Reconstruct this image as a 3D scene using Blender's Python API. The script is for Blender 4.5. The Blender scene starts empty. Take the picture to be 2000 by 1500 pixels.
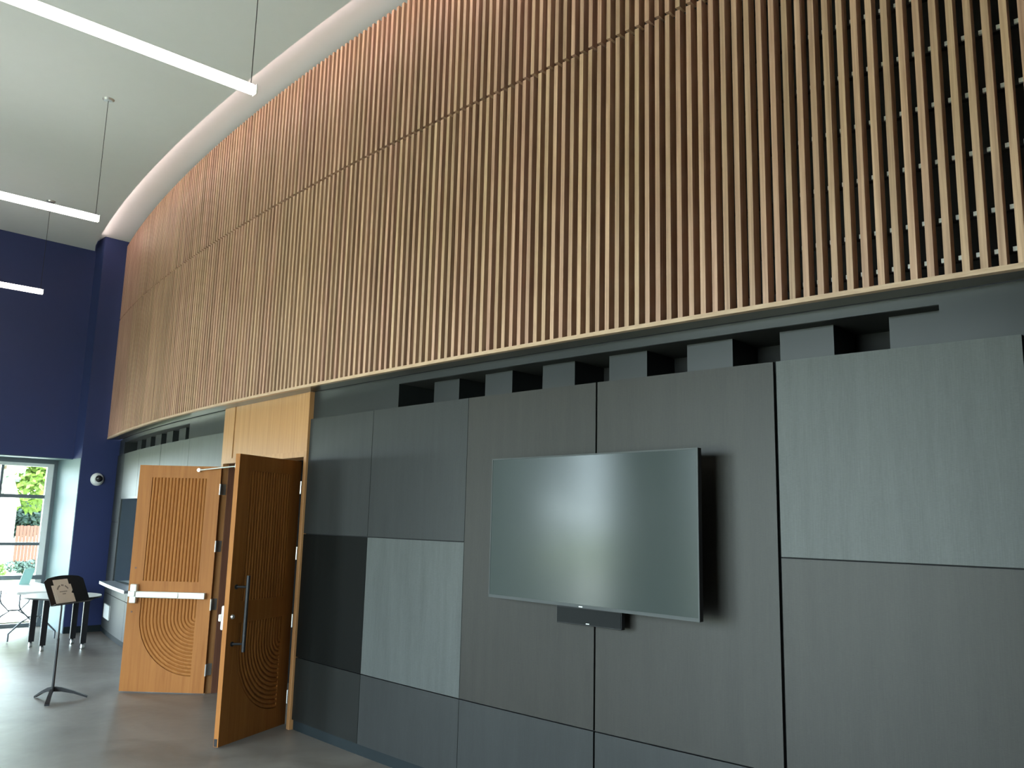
import bpy, bmesh, math, random
from mathutils import Vector, Matrix
random.seed(7)
scene = bpy.context.scene
C = scene.collection
PI = math.pi

# ------------------------------------------------------------------ camera
U = 0.0762                      # slat pitch, 3 in
H = 1.8917                      # eye height
F = 1626.49
PITCH, ROLL = 0.16425964, 0.02453265
cam_d = bpy.data.cameras.new('camera')
cam = bpy.data.objects.new('camera', cam_d)
C.objects.link(cam)
cam_d.sensor_width = 36.0
cam_d.sensor_fit = 'HORIZONTAL'
cam_d.lens = F * 36.0 / 2000.0
cam_d.clip_start = 0.05
cam_d.clip_end = 400
_f = Vector((0, math.cos(PITCH), math.sin(PITCH)))
_u = Vector((0, -math.sin(PITCH), math.cos(PITCH)))
_r = Vector((1, 0, 0))
_cr, _sr = math.cos(ROLL), math.sin(ROLL)
_X = _r * _cr + _u * _sr
_Y = -_r * _sr + _u * _cr
_m = Matrix((_X, _Y, -_f)).transposed().to_4x4()
_m.translation = Vector((0, 0, H))
cam.matrix_world = _m
scene.camera = cam

# ------------------------------------------------------------------ room frame
CX, CY = -6.93, 13.51            # corner of the navy column
A0 = math.radians(44.5)
E1 = Vector((math.cos(A0), math.sin(A0)))
E2 = Vector((-math.sin(A0), math.cos(A0)))


def R(t, d, z=0.0):
    """room coordinates: t along the far wall, d away from the camera"""
    return Vector((CX + E1.x * t + E2.x * d, CY + E1.y * t + E2.y * d, z))


# ------------------------------------------------------------------ world, sun, daylight
world = bpy.data.worlds.new('world')
scene.world = world
world.use_nodes = True
wn = world.node_tree
wn.nodes.clear()
wo = wn.nodes.new('ShaderNodeOutputWorld')
wb = wn.nodes.new('ShaderNodeBackground')
sk = wn.nodes.new('ShaderNodeTexSky')
sk.sky_type = 'HOSEK_WILKIE'
sk.turbidity = 4.5
sk.ground_albedo = 0.4
sk.sun_direction = Vector((0.50, -0.35, 0.79)).normalized()
wm = wn.nodes.new('ShaderNodeMix')
wm.data_type = 'RGBA'
wm.inputs[0].default_value = 0.55
wm.inputs[7].default_value = (0.80, 0.93, 1.0, 1)
wn.links.new(sk.outputs[0], wm.inputs[6])
wn.links.new(wm.outputs[2], wb.inputs[0])
wb.inputs[1].default_value = 33.0
wn.links.new(wb.outputs[0], wo.inputs[0])

sun_d = bpy.data.lights.new('sun', 'SUN')
sun_d.energy = 22.0
sun_d.angle = 0.01
sun_d.color = (1.0, 0.95, 0.85)
sun = bpy.data.objects.new('sun', sun_d)
C.objects.link(sun)
sun.rotation_euler = Vector((-0.50, 0.35, -0.79)).to_track_quat('-Z', 'Y').to_euler()


def portal(p0, p1, z0, z1, inward):
    ld = bpy.data.lights.new('window_daylight', 'AREA')
    ld.shape = 'RECTANGLE'
    ld.size = (p1 - p0).length
    ld.size_y = z1 - z0
    ld.cycles.is_portal = True
    lo = bpy.data.objects.new('window_daylight', ld)
    C.objects.link(lo)
    c = (p0 + p1) / 2
    lo.location = (c.x, c.y, (z0 + z1) / 2)
    X = (p1 - p0).normalized().to_3d()
    Z = -Vector((inward.x, inward.y, 0)).normalized()
    Y = Z.cross(X)
    if Y.z < 0:
        X = -X
        Y = Z.cross(X)
    lo.matrix_world = Matrix((X, Y, Z)).transposed().to_4x4()
    lo.matrix_world.translation = Vector((c.x, c.y, (z0 + z1) / 2))
    return lo


LAMP = 10.0          # pendant diffuser emission
COVE = 27.0           # cove strip emission
scene.view_settings.view_transform = 'Standard'
scene.view_settings.look = 'None'
scene.view_settings.gamma = 1
scene.view_settings.use_curve_mapping = False
scene.view_settings.exposure = 0.22

# ------------------------------------------------------------------ curved wall line
X0, Y0, TH, K1, K2 = 29.944965, 47.585761, 2.43158239, -0.00129678955, -2.08374652e-06


def head(s):
    return TH + K1 * s + K2 * s * s


_tab = {}
_STEP = 0.25
_SMIN, _SMAX = -70.0, 200.0
_n0 = int(-_SMIN / _STEP)
_n1 = int(_SMAX / _STEP)
_x, _y = X0, Y0
_tab[0] = (_x, _y)
for _i in range(1, _n1 + 1):
    h = head((_i - .5) * _STEP)
    _x += math.cos(h) * _STEP
    _y += math.sin(h) * _STEP
    _tab[_i] = (_x, _y)
_x, _y = X0, Y0
for _i in range(1, _n0 + 1):
    h = head(-(_i - .5) * _STEP)
    _x -= math.cos(h) * _STEP
    _y -= math.sin(h) * _STEP
    _tab[-_i] = (_x, _y)


def W(s, o=0.0):
    """point in metres on the curved wall: s slats along, o units towards the room"""
    k = s / _STEP
    i = math.floor(k)
    f = k - i
    a, b = _tab[i], _tab[i + 1]
    h = head(s)
    return Vector(((a[0] + (b[0] - a[0]) * f - o * math.sin(h)) * U,
                   (a[1] + (b[1] - a[1]) * f + o * math.cos(h)) * U))


# ------------------------------------------------------------------ helpers
def obj(name, bm, mat, parent=None, smooth=False):
    me = bpy.data.meshes.new(name)
    bmesh.ops.recalc_face_normals(bm, faces=bm.faces)
    bm.to_mesh(me)
    bm.free()
    if smooth:
        for p in me.polygons:
            p.use_smooth = len(p.vertices) <= 4
    if mat:
        for mm in (mat if isinstance(mat, (list, tuple)) else [mat]):
            me.materials.append(mm)
    o = bpy.data.objects.new(name, me)
    C.objects.link(o)
    if parent:
        o.parent = parent
    return o


def tag(o, label=None, cat=None, group=None, kind=None):
    if label:
        o['label'] = label
    if cat:
        o['category'] = cat
    if group:
        o['group'] = group
    if kind:
        o['kind'] = kind
    return o


def empty(name, loc=(0, 0, 0), rz=0.0):
    o = bpy.data.objects.new(name, None)
    C.objects.link(o)
    o.location = loc
    o.rotation_euler = (0, 0, rz)
    return o


def dup(o, parent=None):
    c = o.copy()
    C.objects.link(c)
    if parent:
        c.parent = parent
    for ch in list(o.children):
        dup(ch, c)
    return c


def hexa(bm, pts, mi=0):
    """8 points: bottom ring of 4, top ring of 4"""
    v = [bm.verts.new(p) for p in pts]
    fs = [(3, 2, 1, 0), (4, 5, 6, 7), (0, 1, 5, 4), (1, 2, 6, 5), (2, 3, 7, 6), (3, 0, 4, 7)]
    for f in fs:
        fa = bm.faces.new([v[i] for i in f])
        fa.material_index = mi
    return v


def box(bm, x0, x1, y0, y1, z0, z1, mi=0):
    return hexa(bm, [(x0, y0, z0), (x1, y0, z0), (x1, y1, z0), (x0, y1, z0),
                     (x0, y0, z1), (x1, y0, z1), (x1, y1, z1), (x0, y1, z1)], mi)


def rbox(bm, t0, t1, d0, d1, z0, z1):
    return hexa(bm, [R(t0, d0, z0), R(t1, d0, z0), R(t1, d1, z0), R(t0, d1, z0),
                     R(t0, d0, z1), R(t1, d0, z1), R(t1, d1, z1), R(t0, d1, z1)])


def cbox(bm, s0, s1, o0, o1, z0, z1, step=4.0):
    """curved box along the wall"""
    n = max(1, int(math.ceil(abs(s1 - s0) / step)))
    rings = []
    for i in range(n + 1):
        s = s0 + (s1 - s0) * i / n
        a, b = W(s, o0), W(s, o1)
        rings.append([bm.verts.new((a.x, a.y, z0)), bm.verts.new((b.x, b.y, z0)),
                      bm.verts.new((b.x, b.y, z1)), bm.verts.new((a.x, a.y, z1))])
    for i in range(n):
        for k in range(4):
            bm.faces.new([rings[i][k], rings[i][(k + 1) % 4], rings[i + 1][(k + 1) % 4], rings[i + 1][k]])
    bm.faces.new(rings[0])
    bm.faces.new(rings[-1][::-1])


def BM():
    return bmesh.new()


def bevel(bm, w, seg=2):
    bmesh.ops.bevel(bm, geom=bm.edges[:], offset=w, segments=seg, profile=0.5, affect='EDGES')


def tube(bm, pts, r, seg=10, caps=True, r2=None):
    pts = [Vector(p) for p in pts]
    rings = []
    up = None
    for i, p in enumerate(pts):
        if i == 0:
            d = pts[1] - p
        elif i == len(pts) - 1:
            d = p - pts[i - 1]
        else:
            d = (pts[i + 1] - p).normalized() + (p - pts[i - 1]).normalized()
        d.normalize()
        if up is None:
            up = Vector((0, 0, 1)) if abs(d.z) < .9 else Vector((1, 0, 0))
        a = d.cross(up).normalized()
        b = a.cross(d).normalized()
        up = b
        rr = r if r2 is None else r + (r2 - r) * i / (len(pts) - 1)
        rings.append([bm.verts.new(p + a * math.cos(2 * PI * k / seg) * rr + b * math.sin(2 * PI * k / seg) * rr) for k in range(seg)])
    for i in range(len(rings) - 1):
        for k in range(seg):
            bm.faces.new([rings[i][k], rings[i][(k + 1) % seg], rings[i + 1][(k + 1) % seg], rings[i + 1][k]])
    if caps:
        bm.faces.new(rings[0][::-1])
        bm.faces.new(rings[-1])


def prism(bm, poly, y0, y1):
    """poly in x,z extruded along y"""
    a = [bm.verts.new((p[0], y0, p[1])) for p in poly]
    b = [bm.verts.new((p[0], y1, p[1])) for p in poly]
    n = len(poly)
    bm.faces.new(a)
    bm.faces.new(b[::-1])
    for i in range(n):
        bm.faces.new([a[i], b[i], b[(i + 1) % n], a[(i + 1) % n]])


def zprism(bm, poly, z0, z1):
    a = [bm.verts.new((p[0], p[1], z0)) for p in poly]
    b = [bm.verts.new((p[0], p[1], z1)) for p in poly]
    n = len(poly)
    bm.faces.new(a[::-1])
    bm.faces.new(b)
    for i in range(n):
        bm.faces.new([a[i], a[(i + 1) % n], b[(i + 1) % n], b[i]])


def disc(bm, c, n, r, h, seg=24, r_top=None):
    """short cylinder from c along n"""
    n = Vector(n).normalized()
    up = Vector((0, 0, 1)) if abs(n.z) < .9 else Vector((1, 0, 0))
    a = n.cross(up).normalized()
    b = n.cross(a)
    c = Vector(c)
    r2 = r if r_top is None else r_top
    lo = [bm.verts.new(c + a * math.cos(2 * PI * k / seg) * r + b * math.sin(2 * PI * k / seg) * r) for k in range(seg)]
    hi = [bm.verts.new(c + n * h + a * math.cos(2 * PI * k / seg) * r2 + b * math.sin(2 * PI * k / seg) * r2) for k in range(seg)]
    bm.faces.new(lo)
    bm.faces.new(hi[::-1])
    for k in range(seg):
        bm.faces.new([lo[k], lo[(k + 1) % seg], hi[(k + 1) % seg], hi[k]])


def sphere(bm, c, r, sc=(1, 1, 1), seg=20):
    g = bmesh.ops.create_uvsphere(bm, u_segments=seg, v_segments=seg // 2, radius=r)
    for v in g['verts']:
        v.co = Vector((v.co.x * sc[0], v.co.y * sc[1], v.co.z * sc[2])) + Vector(c)


# ------------------------------------------------------------------ materials
def new_mat(name):
    m = bpy.data.materials.new(name)
    m.use_nodes = True
    n = m.node_tree
    b = n.nodes['Principled BSDF']
    return m, n, b


def plain(name, col, rough=0.5, metal=0.0, spec=0.5, noise=0.06, scale=8.0, bump=0.0, coat=0.0):
    m, n, b = new_mat(name)
    b.inputs['Roughness'].default_value = rough
    b.inputs['Metallic'].default_value = metal
    b.inputs['Specular IOR Level'].default_value = spec
    b.inputs['Coat Weight'].default_value = coat
    tc = n.nodes.new('ShaderNodeTexCoord')
    nz = n.nodes.new('ShaderNodeTexNoise')
    nz.inputs['Scale'].default_value = scale
    nz.inputs['Detail'].default_value = 4
    n.links.new(tc.outputs['Object'], nz.inputs['Vector'])
    mr = n.nodes.new('ShaderNodeMapRange')
    mr.inputs[3].default_value = 1 - noise
    mr.inputs[4].default_value = 1 + noise
    n.links.new(nz.outputs['Fac'], mr.inputs[0])
    mx = n.nodes.new('ShaderNodeMix')
    mx.data_type = 'RGBA'
    mx.blend_type = 'MULTIPLY'
    mx.inputs[0].default_value = 1
    mx.inputs[6].default_value = (*col, 1)
    n.links.new(mr.outputs[0], mx.inputs[7])
    n.links.new(mx.outputs[2], b.inputs['Base Color'])
    if bump:
        bp = n.nodes.new('ShaderNodeBump')
        bp.inputs['Strength'].default_value = bump
        bp.inputs['Distance'].default_value = 0.005
        n.links.new(nz.outputs['Fac'], bp.inputs['Height'])
        n.links.new(bp.outputs[0], b.inputs['Normal'])
    return m


def wood(name, dark, light, rough=0.42, stretch=(38, 38, 1.6), per_object=0.0, coat=0.0, spec=0.4):
    """vertical-grain wood"""
    m, n, b = new_mat(name)
    b.inputs['Roughness'].default_value = rough
    b.inputs['Coat Weight'].default_value = coat
    b.inputs['Specular IOR Level'].default_value = spec
    tc = n.nodes.new('ShaderNodeTexCoord')
    oi = n.nodes.new('ShaderNodeObjectInfo')
    mp = n.nodes.new('ShaderNodeMapping')
    mp.inputs['Scale'].default_value = stretch
    ad = n.nodes.new('ShaderNodeVectorMath')
    ad.operation = 'ADD'
    mul = n.nodes.new('ShaderNodeMath')
    mul.operation = 'MULTIPLY'
    mul.inputs[1].default_value = 37.0
    n.links.new(oi.outputs['Random'], mul.inputs[0])
    n.links.new(tc.outputs['Object'], ad.inputs[0])
    n.links.new(mul.outputs[0], ad.inputs[1])
    n.links.new(ad.outputs[0], mp.inputs['Vector'])
    nz = n.nodes.new('ShaderNodeTexNoise')
    nz.inputs['Scale'].default_value = 1.0
    nz.inputs['Detail'].default_value = 6
    nz.inputs['Roughness'].default_value = 0.6
    nz.inputs['Distortion'].default_value = 0.4
    n.links.new(mp.outputs[0], nz.inputs['Vector'])
    cr = n.nodes.new('ShaderNodeValToRGB')
    cr.color_ramp.elements[0].position = 0.30
    cr.color_ramp.elements[0].color = (*dark, 1)
    cr.color_ramp.elements[1].position = 0.72
    cr.color_ramp.elements[1].color = (*light, 1)
    n.links.new(nz.outputs['Fac'], cr.inputs[0])
    out = cr.outputs[0]
    if per_object:
        hs = n.nodes.new('ShaderNodeHueSaturation')
        mr = n.nodes.new('ShaderNodeMapRange')
        mr.inputs[3].default_value = 1 - per_object
        mr.inputs[4].default_value = 1 + per_object
        n.links.new(oi.outputs['Random'], mr.inputs[0])
        n.links.new(mr.outputs[0], hs.inputs['Value'])
        mr2 = n.nodes.new('ShaderNodeMapRange')
        wh = n.nodes.new('ShaderNodeTexWhiteNoise')
        wh.noise_dimensions = '1D'
        n.links.new(mul.outputs[0], wh.inputs['W'])
        mr2.inputs[3].default_value = 0.482
        mr2.inputs[4].default_value = 0.499
        n.links.new(wh.outputs['Value'], mr2.inputs[0])
        n.links.new(mr2.outputs[0], hs.inputs['Hue'])
        n.links.new(cr.outputs[0], hs.inputs['Color'])
        out = hs.outputs[0]
    n.links.new(out, b.inputs['Base Color'])
    bp = n.nodes.new('ShaderNodeBump')
    bp.inputs['Strength'].default_value = 0.12
    bp.inputs['Distance'].default_value = 0.002
    n.links.new(nz.outputs['Fac'], bp.inputs['Height'])
    n.links.new(bp.outputs[0], b.inputs['Normal'])
    return m


def emit(name, col, strength):
    m, n, b = new_mat(name)
    b.inputs['Base Color'].default_value = (0.8, 0.8, 0.8, 1)
    b.inputs['Emission Color'].default_value = (*col, 1)
    b.inputs['Emission Strength'].default_value = strength
    return m


def linen(name, col, rough=0.45, spec=0.30):
    """woven dark laminate: fine horizontal and vertical threads"""
    m, n, b = new_mat(name)
    b.inputs['Roughness'].default_value = rough
    b.inputs['Specular IOR Level'].default_value = spec
    tc = n.nodes.new('ShaderNodeTexCoord')
    facs = []
    for sc in ((240, 240, 9), (60, 60, 380), (14, 14, 1.2)):
        mp = n.nodes.new('ShaderNodeMapping')
        mp.inputs['Scale'].default_value = sc
        n.links.new(tc.outputs['Object'], mp.inputs['Vector'])
        nz = n.nodes.new('ShaderNodeTexNoise')
        nz.inputs['Scale'].default_value = 1
        nz.inputs['Detail'].default_value = 3
        n.links.new(mp.outputs[0], nz.inputs['Vector'])
        facs.append(nz.outputs['Fac'])
    a1 = n.nodes.new('ShaderNodeMath')
    a1.operation = 'ADD'
    n.links.new(facs[0], a1.inputs[0])
    n.links.new(facs[1], a1.inputs[1])
    a2 = n.nodes.new('ShaderNodeMath')
    a2.operation = 'ADD'
    n.links.new(a1.outputs[0], a2.inputs[0])
    n.links.new(facs[2], a2.inputs[1])
    cr = n.nodes.new('ShaderNodeMapRange')
    cr.inputs[1].default_value = 1.05
    cr.inputs[2].default_value = 1.95
    cr.inputs[3].default_value = 0.80
    cr.inputs[4].default_value = 1.22
    n.links.new(a2.outputs[0], cr.inputs[0])
    mx = n.nodes.new('ShaderNodeMix')
    mx.data_type = 'RGBA'
    mx.blend_type = 'MULTIPLY'
    mx.inputs[0].default_value = 1
    mx.inputs[6].default_value = (*col, 1)
    n.links.new(cr.outputs[0], mx.inputs[7])
    n.links.new(mx.outputs[2], b.inputs['Base Color'])
    bp = n.nodes.new('ShaderNodeBump')
    bp.inputs['Strength'].default_value = 0.15
    bp.inputs['Distance'].default_value = 0.001
    n.links.new(a1.outputs[0], bp.inputs['Height'])
    n.links.new(bp.outputs[0], b.inputs['Normal'])
    return m


def concrete():
    m, n, b = new_mat('polished_concrete')
    tc = n.nodes.new('ShaderNodeTexCoord')
    n1 = n.nodes.new('ShaderNodeTexNoise')
    n1.inputs['Scale'].default_value = 1.3
    n1.inputs['Detail'].default_value = 8
    n1.inputs['Roughness'].default_value = 0.6
    n1.inputs['Distortion'].default_value = 0.8
    n2 = n.nodes.new('ShaderNodeTexNoise')
    n2.inputs['Scale'].default_value = 14
    n2.inputs['Detail'].default_value = 6
    n.links.new(tc.outputs['Object'], n1.inputs['Vector'])
    n.links.new(tc.outputs['Object'], n2.inputs['Vector'])
    ad = n.nodes.new('ShaderNodeMath')
    ad.operation = 'MULTIPLY_ADD'
    ad.inputs[1].default_value = 0.35
    n.links.new(n2.outputs['Fac'], ad.inputs[0])
    n.links.new(n1.outputs['Fac'], ad.inputs[2])
    cr = n.nodes.new('ShaderNodeValToRGB')
    e = cr.color_ramp.elements
    e[0].position = 0.45
    e[0].color = (0.125, 0.107, 0.091, 1)
    e[1].position = 0.95
    e[1].color = (0.235, 0.212, 0.188, 1)
    n.links.new(ad.outputs[0], cr.inputs[0])
    n.links.new(cr.outputs[0], b.inputs['Base Color'])
    mr = n.nodes.new('ShaderNodeMapRange')
    mr.inputs[3].default_value = 0.30
    mr.inputs[4].default_value = 0.50
    n.links.new(n2.outputs['Fac'], mr.inputs[0])
    n.links.new(mr.outputs[0], b.inputs['Roughness'])
    return m


M = {}
M['ceiling'] = plain('ceiling_paint', (0.56, 0.58, 0.57), 0.85, noise=0.02)
M['navy'] = plain('navy_paint', (0.022, 0.034, 0.115), 0.55, noise=0.05)
M['pale'] = plain('reveal_paint', (0.135, 0.20, 0.21), 0.6, noise=0.03)
M['white_wall'] = plain('dark_wall_paint', (0.05, 0.06, 0.09), 0.8, noise=0.02)
M['upper'] = plain('charcoal_paint', (0.018, 0.020, 0.020), 0.36, spec=.4, noise=0.10, scale=3)
M['black'] = plain('black_void', (0.010, 0.010, 0.011), 0.8)
M['black_metal'] = plain('black_metal', (0.018, 0.018, 0.02), 0.38, metal=0.3)
M['steel'] = plain('satin_steel', (0.70, 0.72, 0.70), 0.28, metal=0.85)
M['white_metal'] = plain('silver_paint', (0.74, 0.77, 0.72), 0.35, metal=0.25)
M['grey_metal'] = plain('grey_metal', (0.17, 0.19, 0.21), 0.4, metal=0.5)
M['clip'] = plain('clip_metal', (0.62, 0.60, 0.58), 0.35, metal=0.4)
M['base'] = plain('rubber_base', (0.012, 0.017, 0.019), 0.7, spec=.2)
M['soffit'] = plain('dark_soffit', (0.035, 0.026, 0.02), 0.30, coat=0.1, noise=0.1)
M['slat'] = wood('walnut_slat', (0.33, 0.20, 0.125), (0.60, 0.405, 0.265), 0.42, (60, 60, 1.3), per_object=0.13, spec=0.35)
M['sill'] = wood('walnut_sill', (0.42, 0.27, 0.17), (0.58, 0.41, 0.28), 0.40, (6, 6, 60))
M['door'] = wood('door_oak', (0.26, 0.093, 0.020), (0.35, 0.138, 0.034), 0.5, (26, 26, 1.1), spec=0.15)
M['portal'] = wood('portal_oak', (0.33, 0.155, 0.058), (0.45, 0.235, 0.097), 0.45, (34, 34, 0.9), spec=0.3)
M['floor'] = concrete()
M['linen_a'] = linen('linen_panel', (0.023, 0.0245, 0.024))
M['linen_b'] = linen('linen_panel_light', (0.066, 0.071, 0.068))
M['linen_c'] = linen('linen_panel_brown', (0.026, 0.0238, 0.020))
M['linen_shade'] = linen('linen_panel_shade', (0.010, 0.011, 0.010))  # bottom panel by the door: the open door's shadow put into the colour
M['linen_deep_shade'] = linen('linen_panel_deep_shade', (0.006, 0.0065, 0.006), spec=0.10)  # middle panel by the door: weave tone with the door's shade painted in
M['lamp'] = emit('lamp_diffuser', (1.0, 0.90, 0.84), LAMP)
M['cove'] = emit('cove_led', (1.0, 0.80, 0.74), COVE)
M['white_plastic'] = plain('white_plastic', (0.78, 0.80, 0.78), 0.35)
M['table_top'] = plain('white_laminate', (0.62, 0.60, 0.56), 0.3)
M['paper'] = plain('paper', (0.93, 0.88, 0.80), 0.9)
M['ink'] = plain('grey_ink', (0.22, 0.20, 0.18), 0.9)
M['screen'] = plain('matte_screen', (0.042, 0.052, 0.049), 0.16, spec=0.62, noise=0.02)
M['bezel'] = plain('tv_bezel', (0.045, 0.05, 0.05), 0.5, metal=0.2)
M['dark_wood'] = wood('brown_wood', (0.10, 0.04, 0.025), (0.16, 0.07, 0.04), 0.5)

# glass
gm, gn, gb = new_mat('clear_glass')
gn.nodes.remove(gb)
g_t = gn.nodes.new('ShaderNodeBsdfTransparent')
g_g = gn.nodes.new('ShaderNodeBsdfGlossy')
g_g.inputs['Roughness'].default_value = 0.02
g_f = gn.nodes.new('ShaderNodeFresnel')
g_f.inputs[0].default_value = 1.45
g_m = gn.nodes.new('ShaderNodeMixShader')
g_t.inputs[0].default_value = (0.92, 0.97, 0.95, 1)
gn.links.new(g_f.outputs[0], g_m.inputs[0])
gn.links.new(g_t.outputs[0], g_m.inputs[1])
gn.links.new(g_g.outputs[0], g_m.inputs[2])
gn.links.new(g_m.outputs[0], gn.nodes['Material Output'].inputs[0])
M['glass'] = gm
M['ticket_glass'] = plain('dark_reflective_glass', (0.03, 0.04, 0.04), 0.04, spec=1.0, noise=0.0)
M['ticket_glass'].node_tree.nodes['Principled BSDF'].inputs['IOR'].default_value = 2.2

# ------------------------------------------------------------------ heights
ZB, ZG, ZT = H + 15.5824 * U, H + 42.1264 * U, H + 59.2802 * U       # sill, joint, slat tops
PT, PM, PB, PK = H + 12.1102 * U, H - 2.0149 * U, H - 16.5583 * U, H - 23.6536 * U
ZL, ZU = H + 58.0 * U, H + 60.3 * U                                   # lower and upper ceiling
OP = -2.4                                                             # panel face offset
OU = -2.75                                                            # wall behind
TL = -8.0                                                             # far-left wall in t
DB = -19.5                                                            # wall behind the camera

# ------------------------------------------------------------------ floor and ceilings
bm = BM()
poly = [W(s, -3.2) for s in range(-68, 181, 8)]
fl = poly + [R(0.6, 0.0).to_2d(), R(0.6, 1.5).to_2d(), R(TL - .3, 1.5).to_2d(), R(TL - .3, DB - .3).to_2d(), R(5.5, DB - .3).to_2d()]
zprism(bm, fl, -0.12, 0.0)
tag(obj('floor', bm, M['floor']), 'polished brown-grey concrete floor', None, None, 'structure')
# vestibule floor behind the double doors
bm = BM()
cbox(bm, 77, 107, -3.2, -30, -0.12, 0.0)
tag(obj('floor', bm, M['floor']), 'concrete floor inside the dark doorway', None, None, 'structure')


def edge_off(s):
    return 5.42 + 0.0085 * (s - 60)


bm = BM()
ed = [W(s, edge_off(s)) for s in range(-64, 177, 3)] + [W(177.6, edge_off(177.6))]
lc = ed + [R(-0.02, 0.395).to_2d(), R(TL, 0.395).to_2d(), R(TL, DB).to_2d(), R(3.9, DB).to_2d()]
zprism(bm, lc, ZL, ZU + 0.02)
tag(obj('ceiling', bm, M['ceiling']), 'grey-white lower ceiling with a curved edge', None, None, 'structure')
bm = BM()
uc = [W(s, -12) for s in range(-64, 181, 6)] + [R(0.9, 0.3).to_2d(), R(-1.2, 0.40).to_2d()] + [W(s, 14) for s in range(175, -65, -6)]
zprism(bm, uc, ZU, ZU + 0.15)
tag(obj('ceiling', bm, M['ceiling']), 'upper ceiling strip over the slats lit by the cove', None, None, 'structure')
# cove LED strip behind the lower ceiling edge
bm = BM()
n = 60
prev = None
for i in range(n + 1):
    s = -60 + (176 + 60) * i / n
    o = edge_off(s) - 0.01
    a, b = W(s, o), W(s, o - 0.10)
    cur = [bm.verts.new((a.x, a.y, ZL + 0.068)), bm.verts.new((b.x, b.y, ZL + 0.068)),
           bm.verts.new((b.x, b.y, ZL + 0.050)), bm.verts.new((a.x, a.y, ZL + 0.050))]
    if prev:
        for k in range(4):
            bm.faces.new([prev[k], prev[(k + 1) % 4], cur[(k + 1) % 4], cur[k]])
    prev = cur
cove = obj('cove_light_strip', bm, M['cove'])
tag(cove, 'warm light strip hidden along the curved ceiling edge', 'light strip')

# ------------------------------------------------------------------ far (navy) wall with window
ZH = 2.744
D1 = 1.18
bm = BM()
rbox(bm, TL, 0.0, 0.4, 0.6, ZH + 0.0, ZU + .1)          # wall above the window
rbox(bm, TL - .2, -5.4, 0.4, 0.6, -0.1, ZH)             # beyond the window
rbox(bm, 0.0, 0.85, 0.0, 0.6, -0.1, ZU + .1)            # column
wf = obj('wall_far', bm, M['navy'])
tag(wf, 'navy blue end wall with a projecting column', None, None, 'structure')
bm = BM()
rbox(bm, 0.0, 0.2, 0.6, D1 + .1, -0.1, ZH + .2)
rbox(bm, -0.006, 0.0, 0.012, D1, 0.0, ZH)
tag(obj('trim_1', bm, M['pale']), 'pale painted side of the deep window recess', None, None, 'structure')
bm = BM()
rbox(bm, -5.4, 0.0, 0.6, D1 + .1, ZH, ZH + .2)
rbox(bm, -5.4, -0.006, 0.402, 0.602, ZH - .012, ZH)
tag(obj('trim_2', bm, M['pale']), 'pale underside above the window', None, None, 'structure')
bm = BM()
rbox(bm, -5.6, -5.4, 0.4, D1 + .1, -0.1, ZH + .2)
tag(obj('trim_3', bm, M['pale']), 'far jamb of the window recess', None, None, 'structure')

win = empty('window_1')
tag(win, 'large aluminium window beside the navy column', None, None, 'structure')
bm = BM()
rbox(bm, -5.4, 0, D1 - .05, D1 + .06, 2.675, ZH)
rbox(bm, -0.06, 0.0, D1 - .05, D1 + .06, 0, 2.675)
rbox(bm, -5.4, -0.06, D1 - .04, D1 + .05, 0.76, 0.83)
rbox(bm, -5.4, -0.06, D1 - .04, D1 + .05, 0.0, 0.06)
obj('outer_frame', bm, M['grey_metal'], win)
bm = BM()
rbox(bm, -5.4, -0.06, D1 - .02, D1 + .04, 2.62, 2.675)
rbox(bm, -0.155, -0.06, D1 - .02, D1 + .04, 0.06, 2.62)
obj('inner_frame', bm, M['white_plastic'], win)
for z0, z1 in ((2.09, 2.15), (1.315, 1.365)):
    bm = BM()
    rbox(bm, -5.4, -0.155, D1 - .03, D1 + .03, z0, z1)
    obj('transom_bar', bm, M['grey_metal'], win)
for t in (-0.82, -1.9, -3.0, -4.1):
    bm = BM()
    rbox(bm, t - .025, t + .015, D1 - .025, D1 + .025, 0.06, 2.62)
    obj('mullion', bm, M['grey_metal'], win)
for t0, t1 in ((-0.805, -0.155), (-1.885, -0.845), (-2.985, -1.925), (-4.085, -3.025), (-5.4, -4.125)):
    for z0, z1 in ((0.06, 0.76), (0.83, 1.315), (1.365, 2.09), (2.15, 2.62)):
        bm = BM()
        v = [bm.verts.new(R(t0, D1, z0)), bm.verts.new(R(t1, D1, z0)), bm.verts.new(R(t1, D1, z1)), bm.verts.new(R(t0, D1, z1))]
        bm.faces.new(v)
        obj('pane', bm, M['glass'], win)
portal(R(-5.4, D1 + .07).to_2d(), R(0, D1 + .07).to_2d(), 0.05, ZH, -E2)

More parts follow.
